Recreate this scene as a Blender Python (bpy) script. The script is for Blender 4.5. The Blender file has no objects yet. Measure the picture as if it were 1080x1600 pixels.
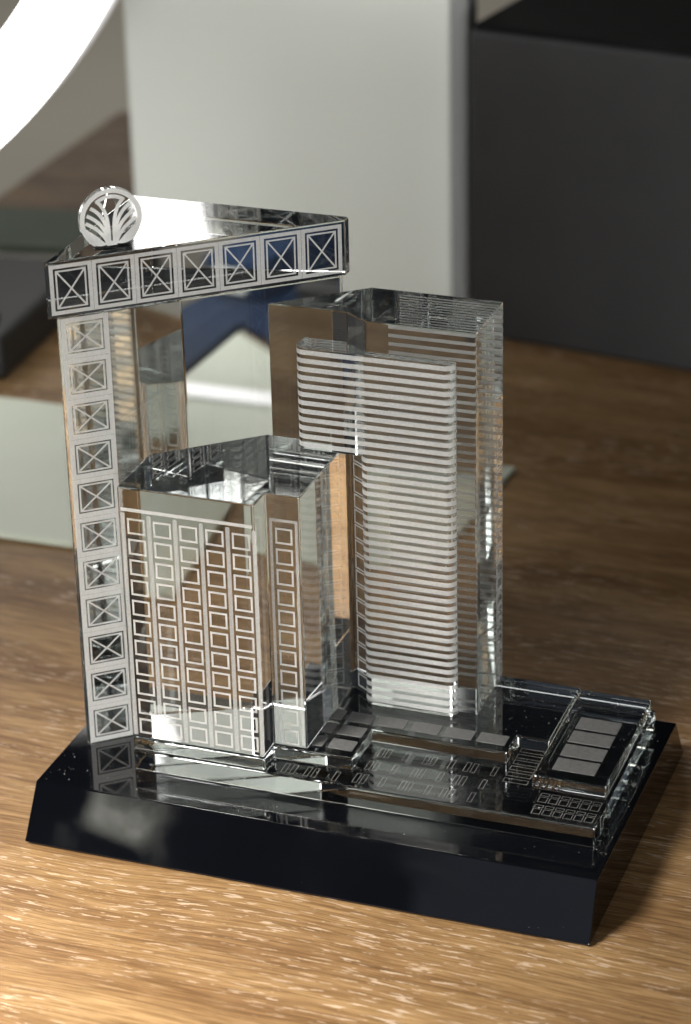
import bpy, bmesh, math, random
from mathutils import Matrix, Vector

random.seed(7)
scene = bpy.context.scene
COL = scene.collection
S = 0.01                                   # all layout numbers below are centimetres

# ------------------------------------------------------------------ camera
cam = bpy.data.cameras.new('camera')
cam_ob = bpy.data.objects.new('camera', cam)
COL.objects.link(cam_ob)
cam_pos = Vector((38.771, -71.114, 50.684)) * S
rot = Matrix.Rotation(0.35951, 4, 'Z') @ Matrix.Rotation(1.12458, 4, 'X') @ Matrix.Rotation(-0.02488, 4, 'Z')
cam_ob.matrix_world = Matrix.Translation(cam_pos) @ rot
cam.sensor_fit = 'VERTICAL'
cam.sensor_height = 36.0
cam.sensor_width = 24.3
cam.lens = 4295.8 / 1600 * 36.0
cam.clip_start = 0.02
cam.clip_end = 50.0
cam.dof.use_dof = True
cam.dof.focus_distance = 0.915
cam.dof.aperture_fstop = 10.0
cam.dof.aperture_blades = 9
scene.camera = cam_ob

# ------------------------------------------------------------------ world and lamps
world = bpy.data.worlds.new('World')
scene.world = world
world.use_nodes = True
bg = world.node_tree.nodes['Background']
bg.inputs['Color'].default_value = (0.60, 0.66, 0.80, 1)
bg.inputs['Strength'].default_value = 0.016


def area_lamp(name, loc, target, sx, sy, power, color=(1, 1, 1)):
    li = bpy.data.lights.new(name, 'AREA')
    li.shape = 'RECTANGLE'
    li.size = sx
    li.size_y = sy
    li.energy = power
    li.color = color
    ob = bpy.data.objects.new(name, li)
    COL.objects.link(ob)
    ob.location = Vector(loc)
    d = Vector(target) - Vector(loc)
    ob.rotation_euler = d.to_track_quat('-Z', 'Y').to_euler()
    return ob


area_lamp('desk_lamp', (-0.17, -0.37, 0.52), (0.02, -0.125, 0.0), 0.20, 0.16, 1.45, (1.0, 0.95, 0.88)).data.spread = math.radians(50)
area_lamp('floor_fill', (-1.4, 3.0, 1.7), (-1.4, 3.0, -0.75), 1.20, 0.30, 28.0, (1.0, 0.97, 0.92))  # unseen light, added to brighten the floor beyond the table
area_lamp('ceiling_tube', (-0.15, -0.75, 1.30), (0.10, 0.05, 0.02), 1.50, 0.24, 2.2, (1.0, 0.97, 0.97))
area_lamp('sheen_fill', (0.2, -2.6, 1.35), (0.1, 0.0, 0.1), 1.8, 1.0, 0.7, (0.74, 0.82, 1.0))  # added bluish light behind the camera, for a sheen on front faces
area_lamp('front_fill', (0.85, -2.4, 0.32), (-0.10, 0.5, 0.1), 1.3, 0.42, 54.0, (1.0, 1.0, 0.97))  # added fill, lifts the pale board and other upright faces
area_lamp('far_lamp', (-0.86, -1.95, 1.03), (0.03, 0.0, 0.01), 0.075, 0.065, 0.030, (1.0, 1.0, 0.86))

scene.view_settings.view_transform = 'Standard'
scene.view_settings.look = 'None'
scene.view_settings.exposure = 0.0
scene.view_settings.gamma = 1.0
scene.render.engine = 'CYCLES'
cy = scene.cycles
cy.max_bounces = 32
cy.transmission_bounces = 32
cy.glossy_bounces = 24
cy.diffuse_bounces = 4
cy.transparent_max_bounces = 40
cy.caustics_reflective = True
cy.caustics_refractive = True
cy.blur_glossy = 0.3
cy.sample_clamp_indirect = 6.0
cy.use_denoising = True
try:
    cy.denoiser = 'OPENIMAGEDENOISE'
except Exception:
    pass


# ------------------------------------------------------------------ materials
def new_mat(name):
    m = bpy.data.materials.new(name)
    m.use_nodes = True
    nt = m.node_tree
    nt.nodes.clear()
    out = nt.nodes.new('ShaderNodeOutputMaterial')
    return m, nt, out


def principled(name, color, rough=0.5, **kw):
    m, nt, out = new_mat(name)
    b = nt.nodes.new('ShaderNodeBsdfPrincipled')
    b.inputs['Base Color'].default_value = (*color, 1)
    b.inputs['Roughness'].default_value = rough
    for k, v in kw.items():
        b.inputs[k].default_value = v
    nt.links.new(b.outputs[0], out.inputs[0])
    return m


def noisy(name, c1, c2, scale, rough=0.5, bump=0.0, detail=4.0):
    m, nt, out = new_mat(name)
    b = nt.nodes.new('ShaderNodeBsdfPrincipled')
    b.inputs['Roughness'].default_value = rough
    tc = nt.nodes.new('ShaderNodeTexCoord')
    n = nt.nodes.new('ShaderNodeTexNoise')
    n.inputs['Scale'].default_value = scale
    n.inputs['Detail'].default_value = detail
    r = nt.nodes.new('ShaderNodeValToRGB')
    r.color_ramp.elements[0].color = (*c1, 1)
    r.color_ramp.elements[1].color = (*c2, 1)
    r.color_ramp.elements[0].position = 0.3
    r.color_ramp.elements[1].position = 0.7
    nt.links.new(tc.outputs['Object'], n.inputs['Vector'])
    nt.links.new(n.outputs['Fac'], r.inputs['Fac'])
    nt.links.new(r.outputs['Color'], b.inputs['Base Color'])
    if bump:
        bp = nt.nodes.new('ShaderNodeBump')
        bp.inputs['Strength'].default_value = bump
        bp.inputs['Distance'].default_value = 0.001
        nt.links.new(n.outputs['Fac'], bp.inputs['Height'])
        nt.links.new(bp.outputs['Normal'], b.inputs['Normal'])
    nt.links.new(b.outputs[0], out.inputs[0])
    return m


def glass_material():
    m, nt, out = new_mat('clear_crystal')
    g = nt.nodes.new('ShaderNodeBsdfGlass')
    g.inputs['Color'].default_value = (0.985, 0.992, 0.99, 1)
    g.inputs['IOR'].default_value = 1.52
    g.inputs['Roughness'].default_value = 0.0
    nt.links.new(g.outputs[0], out.inputs[0])
    return m


def etch_material(name, see_through, albedo=0.82):
    m, nt, out = new_mat(name)
    d = nt.nodes.new('ShaderNodeBsdfDiffuse')
    d.inputs['Color'].default_value = (albedo, albedo, albedo * 0.985, 1)
    t = nt.nodes.new('ShaderNodeBsdfTranslucent')
    t.inputs['Color'].default_value = (albedo, albedo, albedo * 0.985, 1)
    mx = nt.nodes.new('ShaderNodeMixShader')
    mx.inputs[0].default_value = 0.45
    nt.links.new(d.outputs[0], mx.inputs[1])
    nt.links.new(t.outputs[0], mx.inputs[2])
    tr = nt.nodes.new('ShaderNodeBsdfTransparent')
    m2 = nt.nodes.new('ShaderNodeMixShader')
    tc = nt.nodes.new('ShaderNodeTexCoord')
    n = nt.nodes.new('ShaderNodeTexNoise')
    n.inputs['Scale'].default_value = 2600
    n.inputs['Detail'].default_value = 2
    mr = nt.nodes.new('ShaderNodeMapRange')
    mr.inputs['From Min'].default_value = 0.3
    mr.inputs['From Max'].default_value = 0.7
    mr.inputs['To Min'].default_value = max(0.0, see_through - 0.07)
    mr.inputs['To Max'].default_value = see_through + 0.07
    nt.links.new(tc.outputs['Object'], n.inputs['Vector'])
    nt.links.new(n.outputs['Fac'], mr.inputs['Value'])
    nt.links.new(mr.outputs[0], m2.inputs[0])
    nt.links.new(mx.outputs[0], m2.inputs[1])
    nt.links.new(tr.outputs[0], m2.inputs[2])
    nt.links.new(m2.outputs[0], out.inputs[0])
    return m


def wood_material():
    m, nt, out = new_mat('limed_oak')
    N = nt.nodes.new
    L = nt.links.new
    b = N('ShaderNodeBsdfPrincipled')
    tc = N('ShaderNodeTexCoord')
    mp0 = N('ShaderNodeMapping')
    mp0.inputs['Rotation'].default_value = (0, 0, math.radians(0.5))
    L(tc.outputs['Object'], mp0.inputs['Vector'])
    # slow wander of the grain
    nw = N('ShaderNodeTexNoise')
    nw.inputs['Scale'].default_value = 5.0
    nw.inputs['Detail'].default_value = 2.0
    L(mp0.outputs[0], nw.inputs['Vector'])
    sub = N('ShaderNodeVectorMath'); sub.operation = 'SUBTRACT'
    sub.inputs[1].default_value = (0.5, 0.5, 0.5)
    L(nw.outputs['Color'], sub.inputs[0])
    mul = N('ShaderNodeVectorMath'); mul.operation = 'MULTIPLY'
    mul.inputs[1].default_value = (0.0, 0.03, 0.0)
    L(sub.outputs[0], mul.inputs[0])
    add = N('ShaderNodeVectorMath'); add.operation = 'ADD'
    L(mp0.outputs[0], add.inputs[0]); L(mul.outputs[0], add.inputs[1])

    def streak(sx, sy, scale, detail, rough=0.6):
        mp = N('ShaderNodeMapping')
        mp.inputs['Scale'].default_value = (sx, sy, 1)
        L(add.outputs[0], mp.inputs['Vector'])
        n = N('ShaderNodeTexNoise')
        n.inputs['Scale'].default_value = scale
        n.inputs['Detail'].default_value = detail
        n.inputs['Roughness'].default_value = rough
        L(mp.outputs[0], n.inputs['Vector'])
        return n

    def ramp(src, p0, p1, c0, c1):
        r = N('ShaderNodeValToRGB')
        r.color_ramp.elements[0].position = p0
        r.color_ramp.elements[1].position = p1
        r.color_ramp.elements[0].color = c0
        r.color_ramp.elements[1].color = c1
        L(src, r.inputs['Fac'])
        return r
    broad = streak(1.0, 7.0, 7.0, 3.0)
    base = ramp(broad.outputs['Fac'], 0.28, 0.72, (0.185, 0.100, 0.042, 1), (0.40, 0.258, 0.122, 1))
    fine = streak(1.0, 14.0, 34.0, 6.0, 0.7)
    fr = ramp(fine.outputs['Fac'], 0.35, 0.62, (0.48, 0.44, 0.40, 1), (1, 1, 1, 1))
    mixm = N('ShaderNodeMix'); mixm.data_type = 'RGBA'; mixm.blend_type = 'MULTIPLY'
    mixm.inputs['Factor'].default_value = 0.75
    L(base.outputs[0], mixm.inputs['A']); L(fr.outputs[0], mixm.inputs['B'])
    hair = streak(1.0, 26.0, 42.0, 3.0, 0.6)
    hr = ramp(hair.outputs['Fac'], 0.42, 0.56, (0.58, 0.52, 0.46, 1), (1, 1, 1, 1))
    mixh = N('ShaderNodeMix'); mixh.data_type = 'RGBA'; mixh.blend_type = 'MULTIPLY'
    mixh.inputs['Factor'].default_value = 0.8
    L(mixm.outputs['Result'], mixh.inputs['A']); L(hr.outputs[0], mixh.inputs['B'])
    mixm = mixh
    # pale lime in the open pores: short dashes along the grain
    pore = streak(1.0, 7.5, 95.0, 3.0, 0.6)
    pr = ramp(pore.outputs['Fac'], 0.575, 0.62, (0, 0, 0, 1), (1, 1, 1, 1))
    patch = streak(1.0, 2.5, 9.0, 2.0)
    pa = ramp(patch.outputs['Fac'], 0.40, 0.58, (0, 0, 0, 1), (1, 1, 1, 1))
    mm = N('ShaderNodeMath'); mm.operation = 'MULTIPLY'
    L(pr.outputs[0], mm.inputs[0]); L(pa.outputs[0], mm.inputs[1])
    mm2 = N('ShaderNodeMath'); mm2.operation = 'MULTIPLY'
    mm2.inputs[1].default_value = 0.62
    L(mm.outputs[0], mm2.inputs[0])
    mixp = N('ShaderNodeMix'); mixp.data_type = 'RGBA'
    L(mm2.outputs[0], mixp.inputs['Factor'])
    L(mixm.outputs['Result'], mixp.inputs['A'])
    mixp.inputs['B'].default_value = (0.58, 0.46, 0.35, 1)
    L(mixp.outputs['Result'], b.inputs['Base Color'])
    b.inputs['Roughness'].default_value = 0.48
    b.inputs['Specular IOR Level'].default_value = 0.12
    bp = N('ShaderNodeBump')
    bp.inputs['Strength'].default_value = 0.35
    bp.inputs['Distance'].default_value = 0.0006
    L(fine.outputs['Fac'], bp.inputs['Height'])
    L(bp.outputs['Normal'], b.inputs['Normal'])
    L(b.outputs[0], out.inputs[0])
    return m


M_GLASS = glass_material()
M_BLACK = noisy('black_crystal', (0.0016, 0.0019, 0.0028), (0.0022, 0.0025, 0.0036), 30, rough=0.025)
M_BLACK.node_tree.nodes['Principled BSDF'].inputs['IOR'].default_value = 1.9
def smudge(mat, lo, hi, scale):
    nt = mat.node_tree
    b = nt.nodes['Principled BSDF']
    tc = nt.nodes.new('ShaderNodeTexCoord')
    n = nt.nodes.new('ShaderNodeTexNoise')
    n.inputs['Scale'].default_value = scale
    n.inputs['Detail'].default_value = 6
    n.inputs['Distortion'].default_value = 0.6
    mr = nt.nodes.new('ShaderNodeMapRange')
    mr.inputs['From Min'].default_value = 0.45
    mr.inputs['From Max'].default_value = 0.75
    mr.inputs['To Min'].default_value = lo
    mr.inputs['To Max'].default_value = hi
    nt.links.new(tc.outputs['Object'], n.inputs['Vector'])
    nt.links.new(n.outputs['Fac'], mr.inputs['Value'])
    nt.links.new(mr.outputs[0], b.inputs['Roughness'])


smudge(M_BLACK, 0.015, 0.16, 28)
M_ETCH = etch_material('etched_frost', 0.36)
M_ETCH_SOFT = etch_material('etched_frost_soft', 0.62)
M_EMBLEM = etch_material('emblem_frost', 0.08, 0.92)
M_BAND = etch_material('etched_band_frost', 0.40, 0.88)
M_LINE = etch_material('faint_line', 0.62, 0.6)
M_MATT = noisy('sandblasted_patch', (0.085, 0.086, 0.085), (0.115, 0.116, 0.115), 500, rough=0.85)
M_WOOD = wood_material()
M_FELT = principled('black_felt', (0.012, 0.011, 0.011), 0.9)


# ------------------------------------------------------------------ helpers
IN = 0.006                                   # the etching lies this far under the polish
ROOT_CM = Vector((10.0, 6.337, 0.0))
TC0, TC1, TSC = Vector((10.0, 5.75, 3.557)), Vector((9.796, 6.349, 3.197)), 1.00825   # tower layout -> table frame


def link(name, me, mat, parent=None):
    o = bpy.data.objects.new(name, me)
    COL.objects.link(o)
    if mat and not me.materials:
        me.materials.append(mat)
    if parent is not None:
        o.parent = parent
    return o


def bm_to_mesh(bm, name):
    me = bpy.data.meshes.new(name)
    bmesh.ops.recalc_face_normals(bm, faces=bm.faces)
    bm.to_mesh(me)
    bm.free()
    return me


def off(p):
    return ((Vector(p) - TC0) * TSC + TC1 - ROOT_CM) * S


def off_plain(p):
    return (Vector(p) - ROOT_CM) * S


def bevel_sharp(bm, offset, segs=1, min_deg=25):
    es = [e for e in bm.edges if len(e.link_faces) == 2 and e.calc_face_angle(0) > math.radians(min_deg)]
    bmesh.ops.bevel(bm, geom=es, offset=offset * S, offset_type='OFFSET', segments=segs, profile=0.5,
                    affect='EDGES', clamp_overlap=True)


def prism_bm(poly, z0, z1, bevel=0.035, segs=1, fn=off, top=None):
    bm = bmesh.new()
    tp = top or poly
    lo = [bm.verts.new(fn((x, y, z0))) for x, y in poly]
    hi = [bm.verts.new(fn((x, y, z1))) for x, y in tp]
    n = len(poly)
    bm.faces.new(lo[::-1])
    bm.faces.new(hi)
    for i in range(n):
        j = (i + 1) % n
        bm.faces.new((lo[i], lo[j], hi[j], hi[i]))
    bmesh.ops.recalc_face_normals(bm, faces=bm.faces)
    if bevel:
        bevel_sharp(bm, bevel, segs)
    return bm


def prism(name, poly, z0, z1, mat, parent, bevel=0.035, segs=1, top=None, fn=off):
    return link(name, bm_to_mesh(prism_bm(poly, z0, z1, bevel, segs, fn, top), name), mat, parent)


class Flat:
    """flat marks in a local (u, v) plane: u -> local x, v -> local z, in centimetres"""
    def __init__(self):
        self.v = []
        self.f = []

    def quad(self, a, b, c, d):
        i = len(self.v)
        self.v += [(p[0] * S, 0.0, p[1] * S) for p in (a, b, c, d)]
        self.f.append((i, i + 1, i + 2, i + 3))

    def rect(self, x0, y0, x1, y1):
        self.quad((x0, y0), (x1, y0), (x1, y1), (x0, y1))

    def frame(self, x0, y0, x1, y1, t):
        self.rect(x0, y0, x1, y0 + t)
        self.rect(x0, y1 - t, x1, y1)
        self.rect(x0, y0 + t, x0 + t, y1 - t)
        self.rect(x1 - t, y0 + t, x1, y1 - t)

    def line(self, a, b, t):
        a, b = Vector(a), Vector(b)
        d = (b - a).normalized()
        n = Vector((-d.y, d.x)) * t / 2
        self.quad(a - n, b - n, b + n, a + n)

    def ribbon(self, pts, w):
        P = [Vector(p) for p in pts]
        ws = w if isinstance(w, (list, tuple)) else [w] * len(P)
        L, R = [], []
        for i, p in enumerate(P):
            d = (P[min(i + 1, len(P) - 1)] - P[max(i - 1, 0)]).normalized()
            n = Vector((-d.y, d.x)) * ws[i] / 2
            L.append(p + n)
            R.append(p - n)
        for i in range(len(P) - 1):
            self.quad(R[i], R[i + 1], L[i + 1], L[i])

    def mesh(self, name, both=True):
        me = bpy.data.meshes.new(name)
        v, f = list(self.v), list(self.f)
        if both:                             # frosted pit: one skin under the polish, one just proud of it
            n = len(v)
            v += [(p[0], -2 * IN * S, p[2]) for p in self.v]
            f += [tuple(i + n for i in q) for q in self.f]
        me.from_pydata(v, [], f)
        me.update()
        return me


def place(name, me, mat, parent, origin, udir, vdir=(0, 0, 1)):
    """puts a flat mark with its local x along udir and local z along vdir"""
    o = link(name, me, mat, parent)
    u = Vector(udir).normalized()
    w = Vector(vdir).normalized()
    y = w.cross(u)
    m = Matrix((u, y, w)).transposed().to_4x4()
    m.translation = off(origin)
    o.matrix_local = m
    return o


def thing(name, label, cat, loc_cm, group=None):
    o = bpy.data.objects.new(name, None)
    COL.objects.link(o)
    o.location = Vector(loc_cm) * S
    o.empty_display_size = 0.02
    o['label'] = label
    o['category'] = cat
    if group:
        o['group'] = group
    return o


def tag(o, label, cat):
    o['label'] = label
    o['category'] = cat
    return o


def raw(p):
    return Vector(p) * S


# ------------------------------------------------------------------ the setting: table, floor
bm = bmesh.new()
bmesh.ops.create_cube(bm, size=1.0)
for v in bm.verts:
    v.co = Vector(((-31.5 if v.co.x < 0 else 90), (-17 if v.co.y < 0 else 78), (-2.6 if v.co.z < 0 else 0.0))) * S
bevel_sharp(bm, 0.15, 2)
table = link('table', bm_to_mesh(bm, 'table'), M_WOOD)
table['kind'] = 'structure'

bm = bmesh.new()
vs = [bm.verts.new(Vector(p) * S) for p in ((-900, -900, -75), (900, -900, -75), (900, 900, -75), (-900, 900, -75))]
bm.faces.new(vs)
M_FLOOR = noisy('beige_floor', (0.42, 0.39, 0.33), (0.47, 0.44, 0.37), 3.0, 0.6)
fl = link('floor', bm_to_mesh(bm, 'floor'), M_FLOOR)
fl['kind'] = 'structure'


# ------------------------------------------------------------------ things behind the trophy
def rot_box(name, x0, y0, x1, y1, z0, z1, mat, deg=0.0, bevel=0.2, segs=2, pivot=None):
    px, py = pivot or (x0, y0)
    a = math.radians(deg)
    pts = []
    for x, y in ((x0, y0), (x1, y0), (x1, y1), (x0, y1)):
        dx, dy = x - px, y - py
        pts.append((px + dx * math.cos(a) - dy * math.sin(a), py + dx * math.sin(a) + dy * math.cos(a)))
    bm = prism_bm(pts, z0, z1, bevel, segs, fn=raw)
    return bm_to_mesh(bm, name)


def boxed_thing(name, label, cat, base, parts):
    t = thing(name, label, cat, base)
    inv = Matrix.Translation(-Vector(base) * S)
    for pn, me, mat in parts:
        me.transform(inv)
        link(pn, me, mat, t)
    return t


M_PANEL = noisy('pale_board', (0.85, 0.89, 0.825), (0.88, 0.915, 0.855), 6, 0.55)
M_PANEL_SHADED = noisy('pale_board_shaded_side', (0.30, 0.31, 0.31), (0.34, 0.35, 0.35), 9, 0.6)  # the board's side in shade: the shade is put into this darker grey
boxed_thing('upright_panel', 'tall pale grey upright board standing behind the crystal towers', 'panel', (-10.2, 53, 0), [
    ('board', rot_box('board', -18.8, 52, -1.52, 53.9, 0.02, 34, M_PANEL), M_PANEL),
    ('edge_strip', bm_to_mesh(prism_bm([(-1.51, 52.02), (-0.72, 52.30), (-0.72, 53.9), (-1.51, 53.9)], 0.02, 34, 0.05, 1, fn=raw), 'edge_strip'), M_PANEL_SHADED),
])
M_BOX = noisy('charcoal_card', (0.017, 0.017, 0.018), (0.022, 0.022, 0.023), 40, 0.62, 0.1)
M_LID = noisy('black_lid', (0.006, 0.006, 0.006), (0.009, 0.009, 0.009), 40, 0.8)
M_LID.node_tree.nodes['Principled BSDF'].inputs['Specular IOR Level'].default_value = 0.08
boxed_thing('storage_box', 'large matt charcoal box with black top at the back right', 'box', (12, 56, 0), [
    ('body', rot_box('body', 0.45, 48.9, 32, 70, 0.02, 15.35, M_BOX, -8.3, 0.25, 3), M_BOX),
    ('lid', rot_box('lid', 0.6, 49.1, 31.8, 69.8, 15.36, 15.62, M_LID, -8.3, 0.08, 2, (0.45, 48.9)), M_LID),
])
M_PAD = noisy('pale_green_card', (0.50, 0.54, 0.44), (0.54, 0.58, 0.48), 12, 0.6)
pad = link('desk_pad', bm_to_mesh(prism_bm([(-21.9, 21.2), (-2.2, 21.4), (-3.6, 34.4), (-19.0, 34.5), (-22.5, 33.6), (-26.2, 34.9), (-24.8, 30.6)], 0.004, 0.30, 0.06, 2, fn=raw), 'desk_pad'), M_PAD)
tag(pad, 'large pale green pad on the wooden table at the left edge', 'pad')
card = link('paper_card', bm_to_mesh(prism_bm([(1.6, 24.6), (6.7, 24.9), (7.2, 34.2), (1.2, 33.8)], 0.004, 0.22, 0.05, 2, fn=raw), 'paper_card'), M_PAD)
tag(card, 'small pale green card on the table, its corner showing right of the towers', 'card')
ruler = link('white_ruler', rot_box('white_ruler', -24.6, 28.5, -17.4, 29.5, 0.31, 0.50, None, 4.0, 0.03, 1), principled('white_plastic_gloss', (0.88, 0.88, 0.88), 0.25))
tag(ruler, 'white ruler on the large pale pad, seen through the tall tower', 'ruler')
M_TRAY = noisy('black_plastic', (0.007, 0.007, 0.0075), (0.010, 0.010, 0.0105), 60, 0.6)
boxed_thing('desk_device', 'low black plastic case at the left edge behind the pale pad', 'case', (-21.5, 42, 0), [
    ('body', rot_box('body', -23.9, 36.6, -19.0, 47, 0.02, 2.3, M_TRAY, 3.0, 0.3, 3), M_TRAY),
    ('grip', rot_box('grip', -22.9, 38, -20.0, 38.7, 2.31, 2.7, M_TRAY, 3.0, 0.1, 2), M_LID),
])
M_GREEN = noisy('dull_green_card', (0.075, 0.105, 0.07), (0.10, 0.135, 0.09), 14, 0.7)
boxed_thing('green_folder', 'dull green folder lying behind the black case at the left', 'folder', (-25, 53, 0), [
    ('cover', rot_box('cover', -30.5, 51.5, -21.5, 57.5, 0.35, 0.75, M_GREEN, 8, 0.08, 2), M_GREEN),
    ('pages', rot_box('pages', -30.3, 51.7, -21.7, 57.3, 0.02, 0.34, M_PANEL, 8, 0.05, 1, (-30.5, 51.5)), M_PANEL),
])

M_NAVY = noisy('navy_cloth_cover', (0.007, 0.020, 0.050), (0.010, 0.025, 0.06), 30, 0.85)
M_NAVY.node_tree.nodes['Principled BSDF'].inputs['Specular IOR Level'].default_value = 0.1
navy = link('navy_cloth', bm_to_mesh(prism_bm([(-31.3, 19), (-22.0, 19), (-25.2, 30.6), (-26.7, 35.5), (-22.5, 34.1), (-19.7, 35.1), (-19.7, 36.3), (-24.5, 36.4), (-24.5, 50), (-31.3, 50)], 0.004, 0.5, 0.1, 2, fn=raw), 'navy_cloth'), M_NAVY)
tag(navy, 'navy blue cloth left of the pale pad, seen through the tall tower', 'cloth')

boxed_thing('navy_binder', 'navy blue binder standing left of the black case, seen through the tall tower', 'binder', (-29.2, 43, 0), [
    ('cover', rot_box('cover', -31.2, 37.5, -27.4, 49.5, 0.51, 2.6, M_NAVY, 0, 0.12, 2), M_NAVY),
    ('spine_label', rot_box('spine_label', -30.3, 37.35, -28.3, 37.48, 0.9, 2.2, M_PANEL, 0, 0.01, 1), M_PANEL),
])

# ring lamp: a glowing tube on a thin back ring
RC = Vector((-38.2, 37.0, 34.2))


def ring_mesh(name, r_major, r_minor, dy, nseg=160, nside=20, squash=1.0):
    bm = bmesh.new()
    rows = []
    for i in range(nseg):
        a = 2 * math.pi * i / nseg
        row = []
        for j in range(nside):
            b = 2 * math.pi * j / nside
            rr = r_major + r_minor * math.cos(b)
            row.append(bm.verts.new(Vector((rr * math.cos(a), dy + r_minor * squash * math.sin(b), rr * math.sin(a))) * S))
        rows.append(row)
    for i in range(nseg):
        for j in range(nside):
            i2, j2 = (i + 1) % nseg, (j + 1) % nside
            f = bm.faces.new((rows[i][j], rows[i2][j], rows[i2][j2], rows[i][j2]))
            f.smooth = True
    return bm_to_mesh(bm, name)


m, nt, out = new_mat('glowing_diffuser')
em = nt.nodes.new('ShaderNodeEmission')
em.inputs['Color'].default_value = (1.0, 0.98, 0.96, 1)
em.inputs['Strength'].default_value = 6.5
nt.links.new(em.outputs[0], out.inputs[0])
M_GLOW = m
lamp = thing('ring_lamp', 'glowing white ring lamp crossing the top left corner', 'lamp', RC)
link('glow_tube', ring_mesh('glow_tube', 28.3, 1.7, 0.0, squash=0.7), M_GLOW, lamp)
link('back_ring', ring_mesh('back_ring', 28.3, 1.5, 2.3, squash=0.5), principled('white_plastic', (0.7, 0.7, 0.7), 0.4), lamp)
bm = prism_bm([(-0.8, 1.7), (0.8, 1.7), (0.8, 3.0), (-0.8, 3.0)], -RC.z - 74.9, -28.4, 0.1, 1, fn=raw)
link('stand_pole', bm_to_mesh(bm, 'stand_pole'), M_TRAY, lamp)

# ------------------------------------------------------------------ the trophy
H0, ZQ, ZP, ZB, ZC, ZD = 2.294, 3.077, 3.557, 12.927, 17.653, 16.60
GAP = 0.012
trophy = thing('crystal_trophy', 'clear crystal model of office towers on a black glass plinth', 'trophy', ROOT_CM)

# black plinth
plinth = prism('plinth', [(0, 0), (20, 0), (20, 12.675), (0, 12.675)], 0.10, 1.925, M_BLACK, trophy, 0.045, 4,
               top=[(0.06, 1.09), (19.94, 1.09), (19.94, 11.585), (0.06, 11.585)], fn=off_plain)
prism('felt_foot', [(0.15, 0.12), (19.85, 0.12), (19.85, 12.55), (0.15, 12.55)], 0.002, 0.098, M_FELT, plinth, 0, fn=off_plain)


def ax(x):            # front line of the tall triangular tower
    return 3.25 + (x - 0.98) * 0.84


# podium
prism('podium_plate', [(3.25, 2.23), (19.48, 2.23), (19.48, 10.25), (9.25, 10.25), (3.25, ax(3.25) - 0.09)],
      H0 + GAP, ZQ, M_GLASS, trophy, 0.06, 4)
deck = prism('podium_deck', [(3.25, 2.27), (8.05, 2.27), (8.05, 3.12), (10.83, 3.2), (10.83, 5.18), (15.63, 5.18), (15.66, 6.32),
                     (16.80, 6.32), (16.80, 10.2), (9.22, 10.2), (3.25, ax(3.25) - 0.10)],
             ZQ + GAP, ZP, M_GLASS, trophy, 0.06, 4)
block = prism('podium_block', [(16.86, 3.95), (19.40, 3.95), (19.38, 10.0), (16.84, 10.0)],
              ZQ + GAP, ZP + 0.05, M_GLASS, trophy, 0.06, 4)


PAVERS = {}


def paver(parent, x, y, w, d, z):
    k = (round(w, 2), round(d, 2))
    if k not in PAVERS:
        bm = prism_bm([(0, 0), (w, 0), (w, d), (0, d)], 0, 0.03, 0.012, 1, fn=raw)
        PAVERS[k] = bm_to_mesh(bm, 'frosted_paver')
    o = link('frosted_paver', PAVERS[k], M_MATT, parent)
    o.location = off((x, y, z))


for y in (3.60, 4.55, 5.48):
    paver(deck, 9.24, y, 0.38, 0.66, ZP + 0.006)
    paver(deck, 9.79, y, 0.90, 0.66, ZP + 0.006)
for x in (10.84, 12.07, 13.25, 14.43):
    paver(deck, x, 5.52, 1.02, 0.64, ZP + 0.006)
for y in (4.47, 5.41, 6.35, 7.29):
    paver(block, 17.40, y, 1.47, 0.80, ZP + 0.056)

# reflections of the etching, drawn in as outlined fields on the lower plate
plate = bpy.data.objects['podium_plate']


def outline_mesh(w, d, t=0.035):
    f = Flat()
    f.frame(0, 0, w, d, t)
    return f.mesh('mirrored_outline', False)


OM = outline_mesh(0.30, 0.34, 0.025)
OW = outline_mesh(0.30, 0.17, 0.02)
OS = outline_mesh(0.17, 0.60, 0.02)
OL = outline_mesh(0.86, 0.26, 0.022)
zz = ZQ + 0.006


def outline(me, x, y):
    place('mirrored_outline', me, M_LINE, plate, (x, y, zz), (1, 0, 0), (0, 1, 0))


for y in (2.48, 3.22):
    for k in range(6):
        outline(OM, 17.26 + k * 0.355, y)
        outline(OW, 17.26 + k * 0.355, y + 0.40)
for k in range(6):
    outline(OL, 15.80, 4.1 + k * 0.40)
for r, y in enumerate((2.52, 3.42, 4.32)):
    for k, x in enumerate((11.05, 11.30, 11.95, 12.65, 12.90, 13.55, 14.10, 14.35, 15.05)):
        outline(OS, x + 0.12 * r, y)
for x in (8.55, 8.85, 9.35, 9.62, 10.35):
    outline(OS, x, 2.40)

# --- tall triangular tower with its gate frame
body_poly = [(0.98, ax(0.98)), (8.45, ax(8.45)), (8.45, 9.85), (1.95, 9.85)]
tall = prism('gate_tower', body_poly, H0 + GAP, 18.19, M_GLASS, trophy, 0.05, 2)
cap_poly = [(0.80, 3.02), (8.65, 9.61), (8.65, 9.98), (0.80, 9.98)]
cap = prism('gate_cap', cap_poly, 18.20, 20.15, M_GLASS, trophy, 0.05, 2)


def x_panel(w, h, rail, gap):
    f = Flat()
    f.frame(-w / 2, -h / 2, w / 2, h / 2, rail)
    a, b = w / 2 - rail - gap, h / 2 - rail - gap
    t = 0.055
    f.frame(-a, -b, a, b, t)
    f.line((-a + t, -b + t), (a - t, b - t), t)
    f.line((-a + t, b - t), (a - t, -b + t), t)
    return f.mesh('etched_cross_panel')


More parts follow.
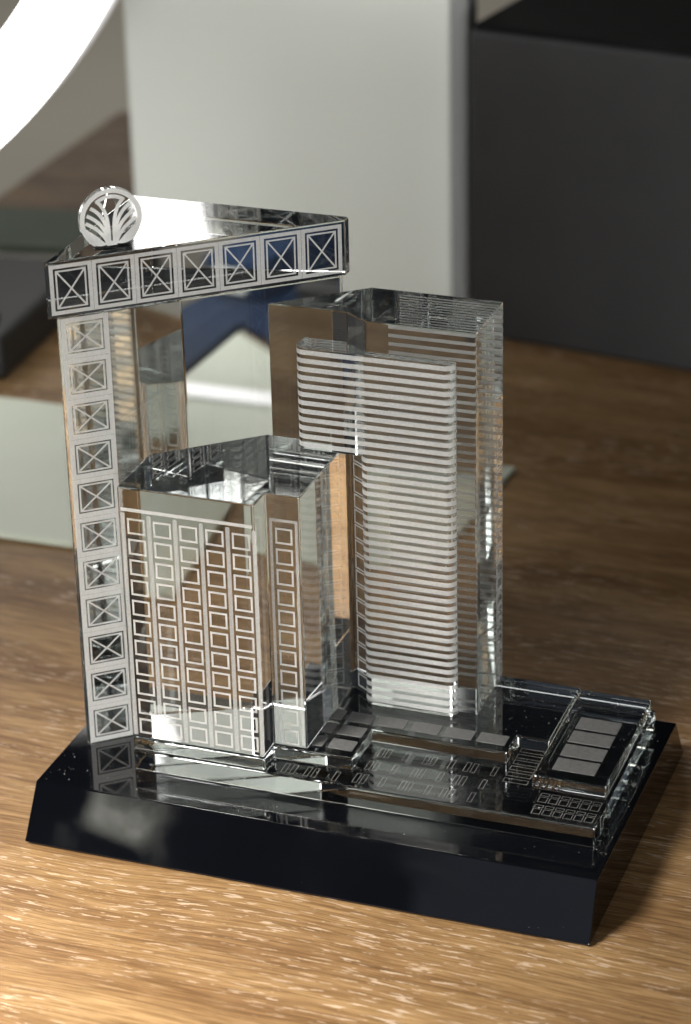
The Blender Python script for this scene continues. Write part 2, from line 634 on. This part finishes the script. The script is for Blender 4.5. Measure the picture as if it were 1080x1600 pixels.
ud = Vector((1, 0.84, 0)).normalized()
nd = Vector((ud.y, -ud.x, 0))               # outward normal of that front
leg_mesh = x_panel(1.60, 1.438, 0.17, 0.05)
for k in range(11):
    o = Vector((0.98, ax(0.98), 0)) + ud * 0.94 - nd * IN
    place('etched_cross_panel', leg_mesh, M_ETCH, tall, (o.x, o.y, 3.05 + k * 1.438), ud)
cap_mesh = x_panel(1.425, 1.72, 0.13, 0.07)
for k in range(7):
    o = Vector((0.80, 3.02, 0)) + ud * (0.86 + k * 1.425) - nd * IN
    place('etched_cross_panel', cap_mesh, M_ETCH, cap, (o.x, o.y, 19.175), ud)

# emblem disc standing on the cap
EC = Vector((2.32, 4.95, 21.17))
R_E = 1.04


def emblem_glass():
    pts = []
    for i in range(73):
        a = math.radians(-112 + 0 + (360 - 44) * (-i) / 72.0 + 44)
        pts.append((R_E * math.cos(a), R_E * math.sin(a)))
    # flat foot
    foot_z = 20.162 - EC.z
    pts = [p for p in pts if p[1] > -0.86]
    pts.sort(key=lambda p: math.atan2(p[0], -p[1]))
    pts = [(-0.58, foot_z)] + pts + [(0.58, foot_z)]
    bm = bmesh.new()
    th = 0.10
    A = [bm.verts.new(off(EC + ud * u + nd * th + Vector((0, 0, v)))) for u, v in pts]
    B = [bm.verts.new(off(EC + ud * u - nd * th + Vector((0, 0, v)))) for u, v in pts]
    n = len(pts)
    bm.faces.new(A)
    bm.faces.new(B[::-1])
    for i in range(n):
        j = (i + 1) % n
        bm.faces.new((A[i], A[j], B[j], B[i]))
    return bm_to_mesh(bm, 'emblem_disc')


disc = link('emblem_disc', emblem_glass(), M_GLASS, trophy)


def bez(a, c, b, n=14):
    return [tuple((1 - t) ** 2 * Vector(a) + 2 * t * (1 - t) * Vector(c) + t * t * Vector(b)) for t in [i / n for i in range(n + 1)]]


def emblem_marks():
    f = Flat()
    r = R_E
    arc = lambda rad, d0, d1, n: [(rad * math.cos(math.radians(d0 + (d1 - d0) * i / n)), rad * math.sin(math.radians(d0 + (d1 - d0) * i / n))) for i in range(n + 1)]
    f.ribbon(arc(r * 0.925, -52, 236, 64), 0.15 * r)
    f.ribbon(arc(r * 0.74, 52, 128, 18), 0.12 * r)
    for s in (-1, 1):
        for k in range(4):
            top = (s * r * (0.44, 0.64, 0.77, 0.82)[k], r * (0.63, 0.43, 0.20, -0.04)[k])
            low = (s * r * (0.055 + 0.04 * k), r * -0.82)
            ctl = (s * r * (0.05 + 0.045 * k), top[1] - r * (0.28 + 0.03 * k))
            f.ribbon(bez(low, ctl, top), [0.045 * r + 0.07 * r * min(1, i / 6) for i in range(15)])
        f.ribbon(bez((s * r * 0.20, -r * 0.80), (s * r * 0.62, -r * 0.72), (s * r * 0.87, -r * 0.20)),
                 [0.05 * r + 0.24 * r * math.sin(math.pi * i / 14) for i in range(15)])
    f.rect(-0.16 * r, -0.86 * r, 0.16 * r, -0.72 * r)
    return f.mesh('etched_emblem')


o = EC + nd * (0.10 - IN)
place('etched_emblem', emblem_marks(), M_EMBLEM, disc, o, ud)

# --- low window block
bpoly = [(3.2, 2.33), (8.0, 2.33), (8.0, 3.3), (9.2, 3.3), (9.2, 7.70), (6.37, 7.70), (3.2, ax(3.2) - 0.09)]
low = prism('window_block', bpoly, ZP + GAP, ZB, M_GLASS, trophy, 0.05, 2)
WP = 0.752


def win_mesh(w, h, t):
    f = Flat()
    f.frame(-w / 2, -h / 2, w / 2, h / 2, t)
    return f.mesh('etched_window')


wm = win_mesh(0.64, 0.58, 0.068)
f = Flat(); f.rect(-0.07, 0, 0.07, 8.42)
rail_v = f.mesh('etched_rail')
f = Flat(); f.rect(0, -0.06, 4.66, 0.06)
rail_h = f.mesh('etched_rail')
fy = 2.33 + IN
for c in range(5):
    for r in range(11):
        place('etched_window', wm, M_ETCH, low, (3.82 + c * 0.925, fy, 11.55 - r * WP), (1, 0, 0))
for c in range(6):
    place('etched_rail', rail_v, M_ETCH_SOFT, low, (3.82 + (c - 0.5) * 0.925, fy, 3.66), (1, 0, 0))
place('etched_rail', rail_h, M_ETCH, low, (3.30, fy, 12.14), (1, 0, 0))
wm2 = win_mesh(0.60, 0.58, 0.066)
for r in range(11):
    place('etched_window', wm2, M_ETCH, low, (8.62, 3.3 + IN, 11.45 - r * WP), (1, 0, 0))
f = Flat()
f.rect(-0.50, 0, -0.40, 8.35); f.rect(0.40, 0, 0.50, 8.35); f.rect(-0.50, 8.35, 0.50, 8.45)
place('etched_rail', f.mesh('etched_rail'), M_ETCH_SOFT, low, (8.62, 3.3 + IN, 3.68), (1, 0, 0))

# --- main tower
cpoly = [(6.5, 7.80), (9.3, 7.80), (10.15, 7.2), (13.95, 7.2), (13.95, 10.18), (9.33, 10.18)]
main = prism('main_tower', cpoly, ZP + GAP, ZC, M_GLASS, trophy, 0.05, 2)
sq = win_mesh(0.66, 0.52, 0.05)
fd = Vector((0.85, -0.6, 0)).normalized()
fn_ = Vector((fd.y, -fd.x, 0))
fo = Vector((9.725, 7.5, 0)) - fn_ * IN
for k in range(16):
    place('etched_square', sq, M_ETCH, main, (fo.x, fo.y, 4.0 + k * 0.575), fd)
    place('etched_square', sq, M_ETCH, main, (13.95 - IN, 9.78, 4.0 + k * 0.575), (0, 1, 0))

f = Flat()
f.rect(-1.75, -0.06, 1.75, 0.06)
bb, bb_faint = f.mesh('etched_back_band'), f.mesh('etched_back_band')
for k in range(44):
    place('etched_back_band', bb if k > 31 else bb_faint, M_ETCH if k > 31 else M_LINE, main, (12.05, 10.18 - IN, 4.1 + k * 0.302), (-1, 0, 0))


# --- banded front tower with an overhanging upper half
def arc_pts(cx, cyy, r, d0, d1, n=7):
    return [(cx + r * math.cos(math.radians(d0 + (d1 - d0) * i / n)), cyy + r * math.sin(math.radians(d0 + (d1 - d0) * i / n))) for i in range(n + 1)]


YF, YB, RR = 6.83, 7.165, 0.33
right_run = arc_pts(13.28 - RR, YF + RR, RR, -90, 0) + [(13.28, YB), (10.14, YB)]
up_left = [(9.27, 7.765), (7.78, 7.765)] + arc_pts(7.78 + RR, YF + RR, RR, 180, 270)
lo_left = arc_pts(9.98 + RR, YF + RR, RR, 180, 270)
Z0, Z1, Z2 = ZP + GAP, 12.99, ZD
bm = bmesh.new()
mk = lambda pts, z: [bm.verts.new(off((x, y, z))) for x, y in pts]
r0, r1, r2 = mk(right_run, Z0), mk(right_run, Z1), mk(right_run, Z2)
l0, l1 = mk(lo_left, Z0), mk(lo_left, Z1)
u1, u2 = mk(up_left, Z1), mk(up_left, Z2)
j2 = bm.verts.new(off((lo_left[-1][0], YF, Z2)))
bm.faces.new(u2 + [j2] + r2)                                  # top
bm.faces.new((l0 + r0)[::-1])                                 # bottom


def walls(a, b):
    for i in range(len(a) - 1):
        bm.faces.new((a[i], a[i + 1], b[i + 1], b[i]))


walls(l0 + r0 + [l0[0]], l1 + r1 + [l1[0]])
walls(u1 + [l1[-1]] + r1 + [u1[0]], u2 + [j2] + r2 + [u2[0]])
bm.faces.new(u1 + l1[::-1] + [r1[-1]])                        # underside of the overhang
bmesh.ops.recalc_face_normals(bm, faces=bm.faces)
bevel_sharp(bm, 0.03, 1, 40)
banded = link('banded_tower', bm_to_mesh(bm, 'banded_tower'), M_GLASS, trophy)


def stripe_mesh(runs, h):
    vs, fs = [], []
    for pts in runs:
        b = len(vs)
        for x, y in pts:
            vs.append(tuple(off((x, y, Z1 - h / 2))))
            vs.append(tuple(off((x, y, Z1 + h / 2))))
        for i in range(len(pts) - 1):
            fs.append((b + 2 * i, b + 2 * i + 2, b + 2 * i + 3, b + 2 * i + 1))
    me = bpy.data.meshes.new('etched_band')
    me.from_pydata(vs, [], fs)
    me.update()
    return me


up_runs, lo_runs = [], []
for RI in (RR - IN, RR + IN):
    run_r = arc_pts(13.28 - RR, YF + RR, RI, -90, -8)
    up_runs.append(arc_pts(7.78 + RR, YF + RR, RI, 188, 270) + run_r)
    lo_runs.append(arc_pts(9.98 + RR, YF + RR, RI, 188, 270) + run_r)
SP = 0.302
su, sl = stripe_mesh(up_runs, 0.165), stripe_mesh(lo_runs, 0.165)
z = ZD - 0.137
while z > Z0 + 0.1:
    if z > Z1 + 0.1 or z < Z1 - 0.1:
        o = link('etched_band', su if z > Z1 else sl, M_BAND, banded)
        o.location = (0, 0, (z - Z1) * TSC * S)
    else:
        o = link('etched_band', sl, M_BAND, banded)
        o.location = (0, 0, -0.12 * S)
    z -= SP


# ------------------------------------------------------------------ dust on the polished plinth and podium
dv, df = [], []
for k in range(133):
    if k < 75:
        t = random.random()
        x, y, zz = random.uniform(0.3, 19.7), random.uniform(1.3, 11.4), 1.9265
        if y > 3.0 and 3.0 < x < 19.2 and y < 10.8:
            x, y = random.choice(((random.uniform(0.2, 2.9), random.uniform(1.3, 3.4)), (random.uniform(19.4, 19.85), random.uniform(1.3, 11.4)), (random.uniform(2, 19), random.uniform(1.2, 2.7))))
    elif k < 128:
        p = off((random.uniform(14.1, 19.3), random.uniform(6.6, 9.9), ZP + (0.004))) / S + ROOT_CM
        x, y, zz = p.x, p.y, p.z
        if x > 16.6:
            zz += 0.053
    else:
        x = random.uniform(0.3, 19.7)
        h = random.uniform(0.15, 1.85)
        zz = h
        y = 1.09 * (h - 0.10) / 1.825 - 0.004
    r = random.uniform(0.006, 0.017) * (1.6 if random.random() < 0.1 else 1.0)
    b = len(dv)
    c = off_plain((x, y, zz))
    for ddx, ddy, ddz in ((r, 0, 0), (-r * .5, r * .8, 0), (-r * .5, -r * .8, 0), (0, 0, r * 1.2)):
        dv.append(tuple(c + Vector((ddx, ddy, ddz)) * S))
    df += [(b, b + 1, b + 3), (b + 1, b + 2, b + 3), (b + 2, b, b + 3), (b, b + 2, b + 1)]
me = bpy.data.meshes.new('dust_specks')
me.from_pydata(dv, [], df)
me.update()
dust = link('dust_specks', me, principled('dust', (0.55, 0.54, 0.52), 0.9), trophy)
dust['kind'] = 'stuff'
